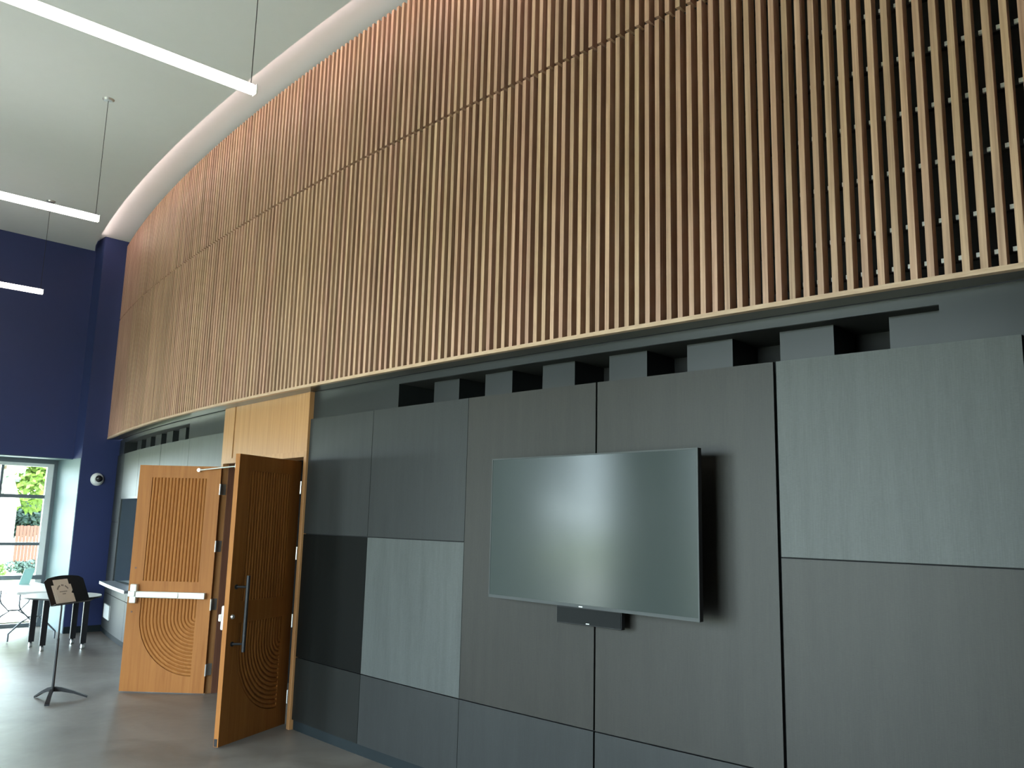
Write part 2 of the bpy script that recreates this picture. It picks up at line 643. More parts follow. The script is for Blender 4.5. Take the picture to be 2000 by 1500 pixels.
# ------------------------------------------------------------------ opposite wall with tall windows, back wall
bm = BM()
wins = [(-2.9, -4.6), (-7.0, -9.2), (-9.4, -12.8)]
Z0, Z1 = 0.10, 3.9
segs = [(0.6, wins[0][0])] + [(wins[i][1], wins[i + 1][0]) for i in range(2)] + [(wins[2][1], DB - .2)]
for a, b in segs:
    rbox(bm, TL - .25, TL, b, a, -.1, ZU + .1)
for a, b in wins:
    rbox(bm, TL - .25, TL, b, a, -.1, Z0)
    rbox(bm, TL - .25, TL, b, a, Z1, ZU + .1)
tag(obj('wall_left', bm, M['white_wall']), 'dark blue side wall opposite the slats', None, None, 'structure')
for i, (a, b) in enumerate(wins):
    w = empty('window_%d' % (i + 2))
    tag(w, 'tall window in the dark side wall, number %s from the navy end' % ('one', 'two', 'three', 'four', 'five')[i], None, None, 'structure')
    bm = BM()
    rbox(bm, TL - .2, TL - .1, b, b + .06, Z0, Z1)
    rbox(bm, TL - .2, TL - .1, a - .06, a, Z0, Z1)
    rbox(bm, TL - .2, TL - .1, b + .06, a - .06, Z1 - .06, Z1)
    rbox(bm, TL - .2, TL - .1, b + .06, a - .06, Z0, Z0 + .06)
    rbox(bm, TL - .19, TL - .11, (a + b) / 2 - .03, (a + b) / 2 + .03, Z0 + .06, Z1 - .06)
    rbox(bm, TL - .19, TL - .11, b + .06, a - .06, 2.3, 2.36)
    obj('window_frame', bm, M['grey_metal'], w)
    bm = BM()
    v = [bm.verts.new(R(TL - .15, b + .03, Z0 + .03)), bm.verts.new(R(TL - .15, a - .03, Z0 + .03)),
         bm.verts.new(R(TL - .15, a - .03, Z1 - .03)), bm.verts.new(R(TL - .15, b + .03, Z1 - .03))]
    bm.faces.new(v)
    obj('pane', bm, M['glass'], w)
    portal(R(TL - .27, b).to_2d(), R(TL - .27, a).to_2d(), Z0, Z1, E1)
bm = BM()
rbox(bm, TL - .25, 6.5, DB - .2, DB, -.1, ZU + .1)
tag(obj('wall_back', bm, plain('grey_wall_paint', (0.30, 0.28, 0.26), .8)), 'dark wall behind the camera', None, None, 'structure')

# ------------------------------------------------------------------ curved wall
wr = empty('wall_right')
tag(wr, 'curved dark wall clad in woven charcoal panels below the slats', None, None, 'structure')
S0, S1 = -66, 179.5
PR, PL = 78.85, 104.95                  # outer edges of the wooden portal
SW0, SW1 = 137.0, 167.8                 # ticket window
bm = BM()
cbox(bm, S0, PR + .6, OU, -9.0, 0, PT - 0.06)
cbox(bm, PL - .6, SW0, OU, -9.0, 0, PT - 0.06)
cbox(bm, SW1, S1, OU, -9.0, 0, PT - 0.06)
cbox(bm, SW0, SW1, OU, -9.0, 0, 0.83)
cbox(bm, SW0, SW1, OU, -9.0, 2.13, PT - 0.06)
obj('wall_core', bm, M['black'], wr)
ZS = 3.018                              # top of the high openings
bm = BM()
for a, b in ((S0, 5.1), (60.8, PR + .6), (PL - .6, 122.2)):
    cbox(bm, a, b, OU, -9.0, PT - 0.06, ZB)
cbox(bm, 172, S1, OU, -9.0, PT - 0.06, ZB)
for a, b in ((5.1, 60.8), (122.2, 172)):
    cbox(bm, a, b, OU, -3.0, ZS, ZB)
obj('upper_band', bm, M['upper'], wr)
bm = BM()
for a, b in ((5.1, 60.8), (122.2, 172)):
    cbox(bm, a, b, -8.8, -9.0, PT - 0.06, ZS)
    cbox(bm, a, b, -3.0, -9.0, ZS, ZB)
obj('opening_back', bm, M['black'], wr)
piers = [(52.55, 56.65), (44.7, 48.55), (36.7, 40.65), (28.75, 32.75), (20.7, 24.8), (12.65, 16.75), (5.1, 8.75)]
piers += [(129.5, 133.45), (137.35, 141.45), (145.25, 149.85), (153.75, 157.95), (162.45, 166.85)]
for a, b in piers:
    bm = BM()
    cbox(bm, a, b, -4.4, -8.8, PT - 0.06, ZS, 2)
    obj('pier', bm, M['upper'], wr)


def panel(s0, s1, z0, z1, mat):
    bm = BM()
    cbox(bm, s0, s1, OP, OU + 0.02, z0, z1, 4)
    return obj('panel', bm, M[mat], wr)


g = 0.004
COLS = [(-64.3, -48.35), (-48.2, -32.25), (-32.1, -16.0), (-15.7, 0.32), (0.50, 16.22), (16.46, 32.52), (32.70, 48.74), (48.80, 64.86), (64.93, 78.80)]
for i, (a, b) in enumerate(COLS):
    tall = i in (0, 2, 3, 5, 6)
    lowm = {7: 'linen_a', 8: 'linen_shade'}.get(i, 'linen_a')
    panel(a, b, PK, PB - g, {8: 'linen_shade', 6: 'linen_a'}.get(i, 'linen_a'))
    if tall:
        panel(a, b, PB + g, PT, 'linen_c')
    else:
        panel(a, b, PB + g, PM - g, {4: 'linen_c', 7: 'linen_b', 8: 'linen_deep_shade'}.get(i, 'linen_a'))
        panel(a, b, PM + g, PT, {4: 'linen_b', 7: 'linen_a', 8: 'linen_a'}.get(i, 'linen_b'))
for a, b in ((PL + .1, 120.42), (120.52, 136.5), (136.72, 152.75), (152.85, 168.3), (168.4, 177.6)):
    panel(a, b, PK, PB - g, 'linen_a')
    if a > 136 and a < 160:
        panel(a, b, PB + g, 0.82, 'linen_a')
        panel(a, b, 2.13, PT, 'linen_b')
    else:
        panel(a, b, PB + g, PM - g, 'linen_a')
        panel(a, b, PM + g, PT, 'linen_b' if a < 160 else 'linen_a')
bm = BM()
cbox(bm, S0, PR, OP - .25, OU, 0, PK - 0.004)
cbox(bm, PL, 178, OP - .25, OU, 0, PK - 0.004)
tag(obj('baseboard_right', bm, M['base']), 'recessed black base strip under the charcoal panels', None, None, 'structure')
bm = BM()
rbox(bm, 0.0, 0.56, -0.012, 0.0, 0, 0.10)
tag(obj('baseboard_far', bm, M['base']), 'black rubber base strip on the navy column', None, None, 'structure')

# soffit between slats and wall, dark backing behind the slats
bm = BM()
cbox(bm, S0, 178.4, -0.5, -2.45, ZB, ZB + 0.02)
obj('soffit', bm, M['soffit'], wr)
bm = BM()
cbox(bm, S0, 178.4, -4.6, -4.9, ZB + .02, ZU)
cbox(bm, S0, 178.4, -0.5, -4.9, ZB + .0205, ZB + .0255)
obj('acoustic_backing', bm, M['black'], wr)

# ------------------------------------------------------------------ slat screen
scr = empty('slat_screen')
tag(scr, 'long curved screen of vertical walnut slats in two tiers above the charcoal wall', 'slat screen')
FW, FD = 0.42 * U, 1.0 * U
SLZ0 = ZB + 0.026


def slat_mesh(z0, z1):
    bm = BM()
    box(bm, -FW, 0, -FD, 0, z0, z1)
    bmesh.ops.recalc_face_normals(bm, faces=bm.faces)
    me = bpy.data.meshes.new('slat')
    bm.to_mesh(me)
    bm.free()
    me.materials.append(M['slat'])
    return me


TIERS = ((SLZ0, ZG - 0.011), (ZG + 0.011, ZT))
MES = [slat_mesh(0, b - a) for a, b in TIERS]


def slat_matrix(s):
    p = W(s, 0)
    h = head(s)
    # local x runs along the heading (to smaller x of the picture), local y towards the room
    return p, h


def place_slat(s, tier):
    p, h = slat_matrix(s)
    o = bpy.data.objects.new('slat', MES[tier])
    C.objects.link(o)
    o.parent = scr
    o.location = (p.x, p.y, TIERS[tier][0])
    # local +x = heading direction, local +y = heading+90 = towards the room
    o.rotation_euler = (0, 0, h)
    return o


def slat_into(bm, s, tier):
    p, h = slat_matrix(s)
    ex = Vector((math.cos(h), math.sin(h)))
    ey = Vector((-math.sin(h), math.cos(h)))
    z0, z1 = TIERS[tier]
    q = [p - ex * FW - ey * FD, p - ey * FD, p, p - ex * FW]
    hexa(bm, [(a.x, a.y, z0) for a in q] + [(a.x, a.y, z1) for a in q])


rest = BM()
for s in range(-62, 179):
    for tier in (0, 1):
        single = (0 <= s <= 161) if tier == 0 else (20 <= s <= 157)
        if single:
            place_slat(s, tier)
        else:
            slat_into(rest, s, tier)
o = obj('slat', rest, M['slat'], scr)
o['kind'] = 'stuff'
bm = BM()
cbox(bm, -62, 178.3, 0.06, -0.5, ZB, ZB + 0.026, 2)
obj('sill_board', bm, M['sill'], scr)
RZ = [3.165 + .03, 3.40, 3.705, 4.01, 4.315, 4.62, 4.925, 5.225, 5.53, 5.835, 6.14]
for z in RZ:
    bm = BM()
    cbox(bm, -62, 178.3, -1.03, -1.5, z - .012, z + .012, 4)
    obj('rail', bm, M['black_metal'], scr)
bm = BM()
for s in range(-4, 60):
    for z in RZ:
        p, h = slat_matrix(s)
        ex = Vector((math.cos(h), math.sin(h)))
        ey = Vector((-math.sin(h), math.cos(h)))
        a = p + ex * 0.0005 - ey * (FD * .99)
        b = a + ex * 0.026
        c, d = b + ey * 0.012, a + ey * 0.012
        q = (a, b, c, d)
        hexa(bm, [(v.x, v.y, z - .011) for v in q] + [(v.x, v.y, z + .011) for v in q])
o = obj('clip', bm, M['clip'], scr)
o['kind'] = 'stuff'

# ------------------------------------------------------------------ wooden portal
pr, pl_ = W(PR, OP + .12), W(PL, OP + .12)
ph = math.atan2(pl_.y - pr.y, pl_.x - pr.x)
PWID = (pl_ - pr).length
por = empty('door_frame', (pr.x, pr.y, 0), ph)
tag(por, 'tall oak frame and panel around the open double doors', None, None, 'structure')
JW = 0.053
ZHD = 2.455
DEP = 0.22
for x0 in (0, PWID - JW):
    bm = BM()
    box(bm, x0, x0 + JW, -DEP, 0.012, 0, ZHD)
    bevel(bm, .002, 1)
    obj('jamb', bm, M['portal'], por)
bm = BM()
box(bm, 0, PWID, -DEP, 0.012, ZHD, ZHD + .055)
obj('head_rail', bm, M['portal'], por)
XG = PWID - 0.275
bm = BM()
box(bm, 0, XG - .004, -DEP + .04, 0.004, ZHD + .055, ZB)
obj('transom_panel', bm, M['portal'], por)
bm = BM()
box(bm, XG + .004, PWID, -DEP + .04, 0.012, ZHD + .055, ZB)
obj('transom_stile', bm, M['portal'], por)
bm = BM()
box(bm, 0, .03, .004, 0.012, ZHD + .055, ZB)
obj('edge_strip', bm, M['portal'], por)
bm = BM()
for x0 in (JW, PWID - JW - .015):
    box(bm, x0, x0 + .015, -DEP + .03, -.055, 0, ZHD)
obj('door_stop', bm, M['dark_wood'], por)
for z in (0.25, 0.93, 1.55, 2.17):
    for x0, x1 in ((JW, JW + .003), (PWID - JW - .003, PWID - JW)):
        bm = BM()
        box(bm, x0, x1, -.042, .008, z - .06, z + .06)
        obj('hinge', bm, M['steel'], por)
# dark vestibule
bm = BM()
cbox(bm, 77, 78.6, -5.4, -30, 0, 3)
cbox(bm, 105.2, 107, -5.4, -30, 0, 3)
cbox(bm, 77, 107, -29, -30, 0, 3)
cbox(bm, 77, 107, -5.4, -30, 2.7, 3)
tag(obj('wall_vestibule', bm, M['black']), 'black lobby walls seen through the open doorway', None, None, 'structure')

# ------------------------------------------------------------------ carved doors
DW, DH, DT = 0.914, 2.42, 0.045
XA, XB = 0.155, 0.765
RR = XB - XA
NR = 16
RWD = RR / NR
ZUT, ZUB, ZLT, ZC = 2.285, 1.165, 0.985, 0.79
REC = 0.014


def door_plates(bm, y0, y1):
    prism(bm, [(0, 0), (XA, 0), (XA, DH), (0, DH)], y0, y1)
    prism(bm, [(XB, 0), (DW, 0), (DW, DH), (XB, DH)], y0, y1)
    prism(bm, [(XA, ZUT), (XB, ZUT), (XB, DH), (XA, DH)], y0, y1)
    prism(bm, [(XA, ZLT), (XB, ZLT), (XB, ZUB), (XA, ZUB)], y0, y1)
    n = 24
    arc = [(XA + RR * math.cos(-PI / 2 * i / n), ZC + RR * math.sin(-PI / 2 * i / n)) for i in range(n + 1)]
    for i in range(n):
        a, b = arc[i], arc[i + 1]
        # strips down to the bottom rail
        prism(bm, [(b[0], 0), (a[0], 0), a, b], y0, y1)


def rib_profile(n=6):
    return [(-RWD * .44 * math.cos(PI * i / n), REC * 1.0 * math.sin(PI * i / n)) for i in range(n + 1)]


def upper_rib_mesh(cx, face, sgn):
    bm = BM()
    pf = rib_profile()
    a = [bm.verts.new((cx + p[0], face + sgn * p[1], ZUB)) for p in pf]
    b = [bm.verts.new((cx + p[0], face + sgn * p[1], ZUT)) for p in pf]
    for i in range(len(pf) - 1):
        bm.faces.new([a[i], a[i + 1], b[i + 1], b[i]])
    return bm


def j_rib_mesh(i, face, sgn):
    r = (i + .5) * RWD
    path = [((XA + r), ZLT, 1, 0), ((XA + r), ZC, 1, 0)]
    n = 6 + i // 2
    for k in range(1, n + 1):
        t = -PI / 2 * k / n
        path.append((XA + r * math.cos(t), ZC + r * math.sin(t), math.cos(t), math.sin(t)))
    bm = BM()
    pf = rib_profile()
    rings = []
    for (x, z, nx, nz) in path:
        rings.append([bm.verts.new((x + nx * p[0], face + sgn * p[1], z + nz * p[0])) for p in pf])
    m = len(pf)
    for a, b in zip(rings, rings[1:]):
        for k in range(m - 1):
            bm.faces.new([a[k], a[k + 1], b[k + 1], b[k]])
    return bm


def make_door(name, loc, heading, label):
    root = empty(name, (loc[0], loc[1], 0.0), heading)
    tag(root, label, None, None, 'structure')
    bm = BM()
    box(bm, 0, DW, -DT + REC, -REC, 0.012, DH)
    door_plates(bm, -REC, 0)
    door_plates(bm, -DT, -DT + REC)
    for v in bm.verts:
        if v.co.z < .012:
            v.co.z = .012
    obj('door_leaf', bm, M['door'], root)
    for face, sgn in ((-REC, 1), (-DT + REC, -1)):
        for i in range(NR):
            obj('rib', upper_rib_mesh(XA + RWD * (i + .5), face, sgn), M['door'], root, True)
        for i in range(NR):
            obj('curved_rib', j_rib_mesh(i, face, sgn), M['door'], root, True)
    for z in (0.25, 0.93, 1.55, 2.17):
        bm = BM()
        tube(bm, [(-.004, .004, z - .06), (-.004, .004, z + .06)], .008, 8)
        box(bm, -.003, 0, -.04, .004, z - .06, z + .06)
        obj('hinge', bm, M['steel'], root)
    return root


def exit_bar(root, face, sgn):
    """panic bar on the face at y=face, projecting along sgn"""
    def yy(a):
        return face + sgn * a
    bm = BM()
    box(bm, .055, .80, yy(.0), yy(.055), .99, 1.055)
    bevel(bm, .006, 2)
    b = obj('exit_bar', bm, M['white_metal'], root)
    bm = BM()
    box(bm, .34, .80, yy(.05), yy(.068), .997, 1.048)
    bevel(bm, .004, 2)
    obj('push_pad', bm, M['white_metal'], b)
    bm = BM()
    box(bm, .80, .872, yy(.0), yy(.062), .93, 1.13)
    bevel(bm, .010, 2)
    obj('latch_case', bm, M['white_metal'], b)
    bm = BM()
    box(bm, .805, .88, yy(.055), yy(.082), 1.0, 1.06)
    bevel(bm, .008, 2)
    obj('latch_cover', bm, M['white_metal'], b)


d1 = make_door('door_1', (-3.203, 9.294), math.atan2(9.319 - 9.294, -4.113 + 3.203),
               'carved oak door swung wide, its silver push bar facing the room')
exit_bar(d1, 0, 1)
for z in (1.30, 0.835):
    bm = BM()
    disc(bm, (.856, 0.0, z), (0, 1, 0), .010, .003, 12)
    obj('screw_plug', bm, M['dark_wood'], d1)
# overhead stop arm from this door to the head of the frame
bm = BM()
inv = Matrix.Rotation(-d1.rotation_euler.z, 4, 'Z') @ Matrix.Translation(-Vector(d1.location))
tgt = W(101.3, -2.9)
q = inv @ Vector((tgt.x, tgt.y, 2.425))
tube(bm, [(.235, .035, 2.375), tuple(q)], .007, 8)
tube(bm, [(.235, 0, 2.375), (.235, .05, 2.375)], .02, 10)
tube(bm, [tuple(q - Vector((0, 0, .02))), tuple(q + Vector((0, 0, .03)))], .012, 8)
obj('stop_arm', bm, M['white_metal'], d1)

d2 = make_door('door_2', (-2.014, 8.079), math.atan2(7.259 - 8.079, -2.323 + 2.014),
               'carved oak door beside the charcoal panels, with a long black pull handle')
exit_bar(d2, -DT, -1)
hd = empty('pull_handle')
hd.parent = d2
bm = BM()
tube(bm, [(.79, .085, .755), (.79, .085, 1.385)], .0155, 14)
hr = obj('pull_handle', bm, M['black_metal'], d2, False)
bpy.data.objects.remove(hd)
hr.name = 'pull_handle'
for z in (.82, 1.29):
    bm = BM()
    tube(bm, [(.838, 0, z), (.79, .085, z)], .010, 8)
    disc(bm, (.838, 0, z), (0, 1, 0), .020, .008, 12)
    obj('handle_bracket', bm, M['black_metal'], hr)
bm = BM()
disc(bm, (.858, 0, 1.045), (0, 1, 0), .020, .014, 16, .016)
obj('lock_cylinder', bm, M['steel'], d2)
bm = BM()
box(bm, DW - .002, DW + .003, -DT + .006, -.010, .016, .075)
obj('bottom_latch', bm, M['black_metal'], d2)

# ------------------------------------------------------------------ ticket window
tw = empty('window_7')
tag(tw, 'recessed black-framed ticket window in the charcoal wall', None, None, 'structure')
bm = BM()
cbox(bm, SW0, SW0 + .5, OP + .05, -5.2, .83, 2.13)
cbox(bm, SW1 - .5, SW1, OP + .05, -5.2, .83, 2.13)
cbox(bm, SW0, SW1, OP + .05, -5.2, 2.10, 2.13)
cbox(bm, SW0, SW1, OP + .05, -5.2, .83, .85)
obj('window_frame', bm, M['black_metal'], tw)
for a, b in ((SW0 + .5, SW1 - .5),):
    bm = BM()
    g0, g1 = W(a, -3.75), W(b, -2.50)
    bm.faces.new([bm.verts.new((g0.x, g0.y, .85)), bm.verts.new((g1.x, g1.y, .85)), bm.verts.new((g1.x, g1.y, 2.10)), bm.verts.new((g0.x, g0.y, 2.10))])
    obj('pane', bm, M['ticket_glass'], tw)
bm = BM()
cbox(bm, SW0, SW1, -5.2, -6.5, .83, 2.13)
obj('window_back', bm, M['black'], tw)
bm = BM()
cbox(bm, 141.2, 165.2, 0.35, OP + .02, .825, .862, 3)
sh = tag(obj('counter_shelf', bm, M['grey_metal']), 'slim pale-edged counter shelf below the ticket window', 'shelf')
bm = BM()
cbox(bm, 141.2, 165.2, 0.42, 0.35, .822, .864, 3)
obj('edge_strip', bm, M['white_metal'], sh)
wp = BM()
cbox(wp, 167.2, 174.2, OP + .25, OP, .26, .47, 3)
tag(obj('wall_plate', wp, M['white_plastic']), 'white rectangular plate low on the charcoal wall by the navy corner', 'wall plate')

# ------------------------------------------------------------------ television and sound bar
TLx, TRx = Vector((-0.1255, 5.933)), Vector((1.0545, 4.680))
tv = empty('television', ((TLx.x + TRx.x) / 2, (TLx.y + TRx.y) / 2, 0), math.atan2(TLx.y - TRx.y, TLx.x - TRx.x))
tag(tv, 'large wall-mounted flat television, switched off, matte grey screen', 'television')
TW = (TRx - TLx).length
Z0, Z1 = 1.378, 2.331
bm = BM()
box(bm, -TW / 2, TW / 2, -.035, -.002, Z0, Z1)
bevel(bm, .002, 1)
obj('housing', bm, M['black_metal'], tv)
bm = BM()
b_ = .009
for x0, x1, z0, z1 in ((-TW / 2, TW / 2, Z0, Z0 + .019), (-TW / 2, TW / 2, Z1 - b_, Z1), (-TW / 2, -TW / 2 + b_, Z0 + .019, Z1 - b_), (TW / 2 - b_, TW / 2, Z0 + .019, Z1 - b_)):
    box(bm, x0, x1, -.004, .002, z0, z1)
obj('bezel', bm, M['bezel'], tv)
bm = BM()
box(bm, -TW / 2 + b_, TW / 2 - b_, -.004, 0, Z0 + .019, Z1 - b_)
obj('screen', bm, M['screen'], tv)
bm = BM()
box(bm, -.008, .022, .002, .003, Z0 + .003, Z0 + .010)
obj('badge', bm, M['white_plastic'], tv)
bm = BM()
box(bm, -.55, .55, -.07, -.035, Z0 + .08, Z1 - .25)
obj('rear_case', bm, M['black_metal'], tv)
bm = BM()
box(bm, -.22, .22, -.128, -.07, Z0 + .25, Z1 - .30)
obj('wall_bracket', bm, M['black_metal'], tv)
s0, s1 = 29.05, 35.75
a, b = W(s0, -1.2), W(s1, -1.2)
sb = empty('sound_bar', ((a.x + b.x) / 2, (a.y + b.y) / 2, 0), math.atan2(b.y - a.y, b.x - a.x))
tag(sb, 'small black speaker box mounted under the television', 'speaker')
L = (a - b).length
bm = BM()
box(bm, -L / 2, L / 2, -.035, 0, 1.266, 1.372)
bevel(bm, .003, 1)
obj('speaker_case', bm, M['black_metal'], sb)
bm = BM()
box(bm, -L / 2 + .006, L / 2 - .006, 0, .003, 1.272, 1.366)
obj('grille', bm, plain('black_grille_cloth', (.012, .013, .013), .8, spec=.2), sb)
bm = BM()
box(bm, -.012, .014, .003, .004, 1.276, 1.281)
obj('badge', bm, M['white_plastic'], sb)
bm = BM()
box(bm, -.10, .10, -.088, -.035, 1.29, 1.35)
obj('speaker_bracket', bm, M['black_metal'], sb)

# ------------------------------------------------------------------ pendant lights
LD = math.radians(222.0)
ends = [((-1.936, 5.667), 'long glowing bar pendant nearest the camera', True),
        ((-4.434, 8.454), 'glowing bar pendant in the middle of the row', True),
        ((-6.715, 11.510), 'glowing bar pendant closest to the navy wall', True)]
LZ = 4.963
LL = 3.66
proto = None


def make_pendant():
    root = empty('pendant_light')
    bm = BM()
    box(bm, 0, LL, -.032, .032, -.038, .034)
    bevel(bm, .022, 4)
    obj('diffuser', bm, M['lamp'], root)
    bm = BM()
    box(bm, -.006, .0, -.033, .033, -.039, .035)
    box(bm, LL, LL + .006, -.033, .033, -.039, .035)
    obj('end_cap', bm, M['white_metal'], root)
    for x in (.03, LL - .03):
        bm = BM()
        tube(bm, [(x, 0, .034), (x, 0, ZL - LZ - .01)], .0032, 6)
        obj('cable', bm, M['black_metal'], root)
        bm = BM()
        disc(bm, (x, 0, ZL - LZ), (0, 0, -1), .062, .018, 24, .045)
        obj('ceiling_rose', bm, M['steel'], root)
    return root


for i, ((x, y), lab, vis) in enumerate(ends):
    o = make_pendant() if proto is None else dup(proto)
    proto = proto or o
    o.location = (x, y, LZ)
    o.rotation_euler = (0, 0, LD)
    tag(o, lab, 'pendant light', 'bar pendants in a row')

# ------------------------------------------------------------------ dome camera on the column
dc = empty('security_camera')
tag(dc, 'white dome camera with a black eye on the navy column', 'camera')
p = R(0.272, 0, 2.415)
nrm = Vector((-E2.x, -E2.y, 0))
bm = BM()
disc(bm, p, nrm, .105, .03, 32, .095)
disc(bm, p + nrm * .03, nrm, .095, .03, 32, .06)
obj('housing', bm, M['white_plastic'], dc, False)
bm = BM()
sphere(bm, p + nrm * .045 + Vector((.012, 0, .01)), .056)
obj('dome', bm, plain('black_dome', (.01, .01, .012), .08), dc, True)

# ------------------------------------------------------------------ music stand with papers
BLp = Vector((-4.605, 8.70, .935))
ang = math.radians(83)
uv = Vector((math.cos(ang), math.sin(ang), 0))
vv = (Vector((-.99, .12, 0)) * .125 + Vector((0, 0, .274))).normalized()
nn = uv.cross(vv).normalized()
if nn.x < 0:
    nn = -nn
ms = empty('music_stand')
tag(ms, 'black music stand holding papers in front of the navy column', 'music stand')
DKW, DKL = 0.64, 0.315


def dk(u, v, w=0.0):
    return BLp + uv * u + vv * v + nn * w


bm = BM()
outline = [(0, 0), (DKW, 0), (DKW, DKL * .82)]
for k in range(0, 11):
    u = DKW * (1 - k / 10)
    outline.append((u, DKL * (.82 + .18 * math.sin(PI * (.12 + .76 * k / 10)) ** .8) if 0 < k < 10 else DKL * .84))
outline.append((0, DKL * .8))
a = [bm.verts.new(dk(u, v, 0)) for u, v in outline]
b = [bm.verts.new(dk(u, v, -.004)) for u, v in outline]
bm.faces.new(a)
bm.faces.new(b[::-1])
for i in range(len(outline)):
    j = (i + 1) % len(outline)
    bm.faces.new([a[i], a[j], b[j], b[i]])
obj('desk', bm, M['black_metal'], ms)
bm = BM()
hexa(bm, [dk(0, 0, -.004), dk(DKW, 0, -.004), dk(DKW, 0, .05), dk(0, 0, .05), dk(0, .006, -.004), dk(DKW, .006, -.004), dk(DKW, .006, .05), dk(0, .006, .05)])
obj('ledge', bm, M['black_metal'], ms)
hub = Vector((-4.607, 8.905, 0.10))
topc = dk(DKW * .36, DKL * .40, -.012)
bm = BM()
tube(bm, [hub, Vector((hub.x, hub.y, .60))], .0135, 12)
tube(bm, [Vector((hub.x, hub.y, .58)), Vector((hub.x, hub.y, .895)), topc], .0095, 12)
obj('pole', bm, M['black_metal'], ms)
feet = [Vector((-4.800, 8.955, 0)), Vector((-4.478, 8.578, 0)), Vector((-4.300, 9.02, 0))]
for f_ in feet:
    bm = BM()
    pts = [hub + Vector((0, 0, .0)), hub + (f_ - hub) * .25 + Vector((0, 0, .018)), hub + (f_ - hub) * .6 + Vector((0, 0, .022)), f_ + Vector((0, 0, .012))]
    dr = (f_ - hub)
    dr.z = 0
    dr.normalize()
    sd = Vector((-dr.y, dr.x, 0))
    rings = []
    for i, p in enumerate(pts):
        w_, h_ = (.014, .014, .018, .022)[i], (.024, .02, .013, .008)[i]
        rings.append([bm.verts.new(p + sd * w_ - Vector((0, 0, h_))), bm.verts.new(p - sd * w_ - Vector((0, 0, h_))),
                      bm.verts.new(p - sd * w_ + Vector((0, 0, h_))), bm.verts.new(p + sd * w_ + Vector((0, 0, h_)))])
    for i in range(3):
        for k in range(4):
            bm.faces.new([rings[i][k], rings[i][(k + 1) % 4], rings[i + 1][(k + 1) % 4], rings[i + 1][k]])
    bm.faces.new(rings[0])
    bm.faces.new(rings[-1][::-1])
    obj('leg', bm, M['black_metal'], ms)


def sheet(name, u0, u1, v0, v1, w, label, notch=False):
    bm = BM()
    pl2 = [(u0, v0), (u1, v0), (u1, v1), (u0, v1)]
    if notch:
        pl2 = [(u0, v0), (u1, v0), (u1, v0 + .10), (u1 - .03, v0 + .11), (u1, v0 + .135), (u1, v1), (u0, v1)]
    a = [bm.verts.new(dk(u, v, w)) for u, v in pl2]
    b = [bm.verts.new(dk(u, v, w - .0012)) for u, v in pl2]
    bm.faces.new(a)
    bm.faces.new(b[::-1])
    for i in range(len(pl2)):
        j = (i + 1) % len(pl2)
        bm.faces.new([a[i], a[j], b[j], b[i]])
    return tag(obj(name, bm, M['paper']), label, 'paper', 'papers on the music stand')


sheet('paper_sheet', .085, .40, .010, .215, .003, 'plain cream sheet half hidden behind the printed sheet', True)
ps = sheet('paper_sheet', .125, .365, .008, .272, .0055, 'cream sheet with a grey printed arch of lettering on the music stand')
bm = BM()
for k in range(11):                                        # faint arched heading
    if k in (4, 7):
        continue
    t = math.radians(150 - 12 * k)
    cu, cv = .245 + .085 * math.cos(t), .135 + .065 * math.sin(t)
    du, dv = math.sin(t), -math.cos(t)
    q = [(cu - du * .007, cv - dv * .007), (cu + du * .007, cv + dv * .007)]
    q += [(q[1][0] + math.cos(t) * .017, q[1][1] + math.sin(t) * .017), (q[0][0] + math.cos(t) * .017, q[0][1] + math.sin(t) * .017)]
    a = [bm.verts.new(dk(u, v, .0064)) for u, v in q]
    bm.faces.new(a)
for (u0, u1, v) in ((.185, .315, .135), (.22, .28, .110)):
    n_ = int((u1 - u0) / .011)
    for k in range(n_):
        ua = u0 + k * .011
        a = [bm.verts.new(dk(u_, v_, .0064)) for u_, v_ in ((ua, v), (ua + .008, v), (ua + .008, v + .009), (ua, v + .009))]
        bm.faces.new(a)
obj('lettering', bm, M['ink'], ps)

# ------------------------------------------------------------------ round table on castors
rt = empty('round_table', (-6.30, 12.10, 0), 0)
tag(rt, 'round pale-topped table on black castor legs behind the music stand', 'table')
bm = BM()
disc(bm, (.03, .01, .695), (0, 0, 1), .50, .026, 48)
obj('tabletop', bm, M['table_top'], rt)
bm = BM()
disc(bm, (.03, .01, .693), (0, 0, 1), .503, .021, 48)
obj('edge_band', bm, M['black_metal'], rt)
for (x, y) in ((-6.67, 12.137), (-6.328, 11.817), (-6.282, 12.552), (-5.908, 12.118)):
    x, y = x + 6.30, y - 12.10
    lx, ly = x * .97, y * .97
    bm = BM()
    q = [E1 * .036 + E2 * .02, -E1 * .036 + E2 * .02, -E1 * .036 - E2 * .02, E1 * .036 - E2 * .02]
    hexa(bm, [(lx + v.x, ly + v.y, .075) for v in q] + [(lx + v.x, ly + v.y, .694) for v in q])
    lg = obj('leg', bm, M['black_metal'], rt)
    bm = BM()
    c0 = Vector((lx, ly, 0)) - (E1 * .040).to_3d() - (E2 * .021).to_3d()
    tube(bm, [c0 + Vector((0, 0, .08)), c0 + Vector((0, 0, .69))], .005, 6)
    obj('chrome_strip', bm, M['steel'], lg)
    bm = BM()
    ax = Vector((E1.x, E1.y, 0))
    disc(bm, Vector((lx, ly, .032)) - ax * .018, ax, .032, .036, 18)
    obj('castor', bm, M['steel'], lg, False)
    bm = BM()
    tube(bm, [(lx, ly, .03), (lx, ly, .08)], .016, 8)
    obj('castor_hood', bm, M['black_metal'], lg)

# ------------------------------------------------------------------ folding table in the window
ft = empty('folding_table')
N0 = Vector((-6.937, 12.145))


def FT(a, b, z):
    return Vector((N0.x + E1.x * a + E2.x * b, N0.y + E1.y * a + E2.y * b, z))


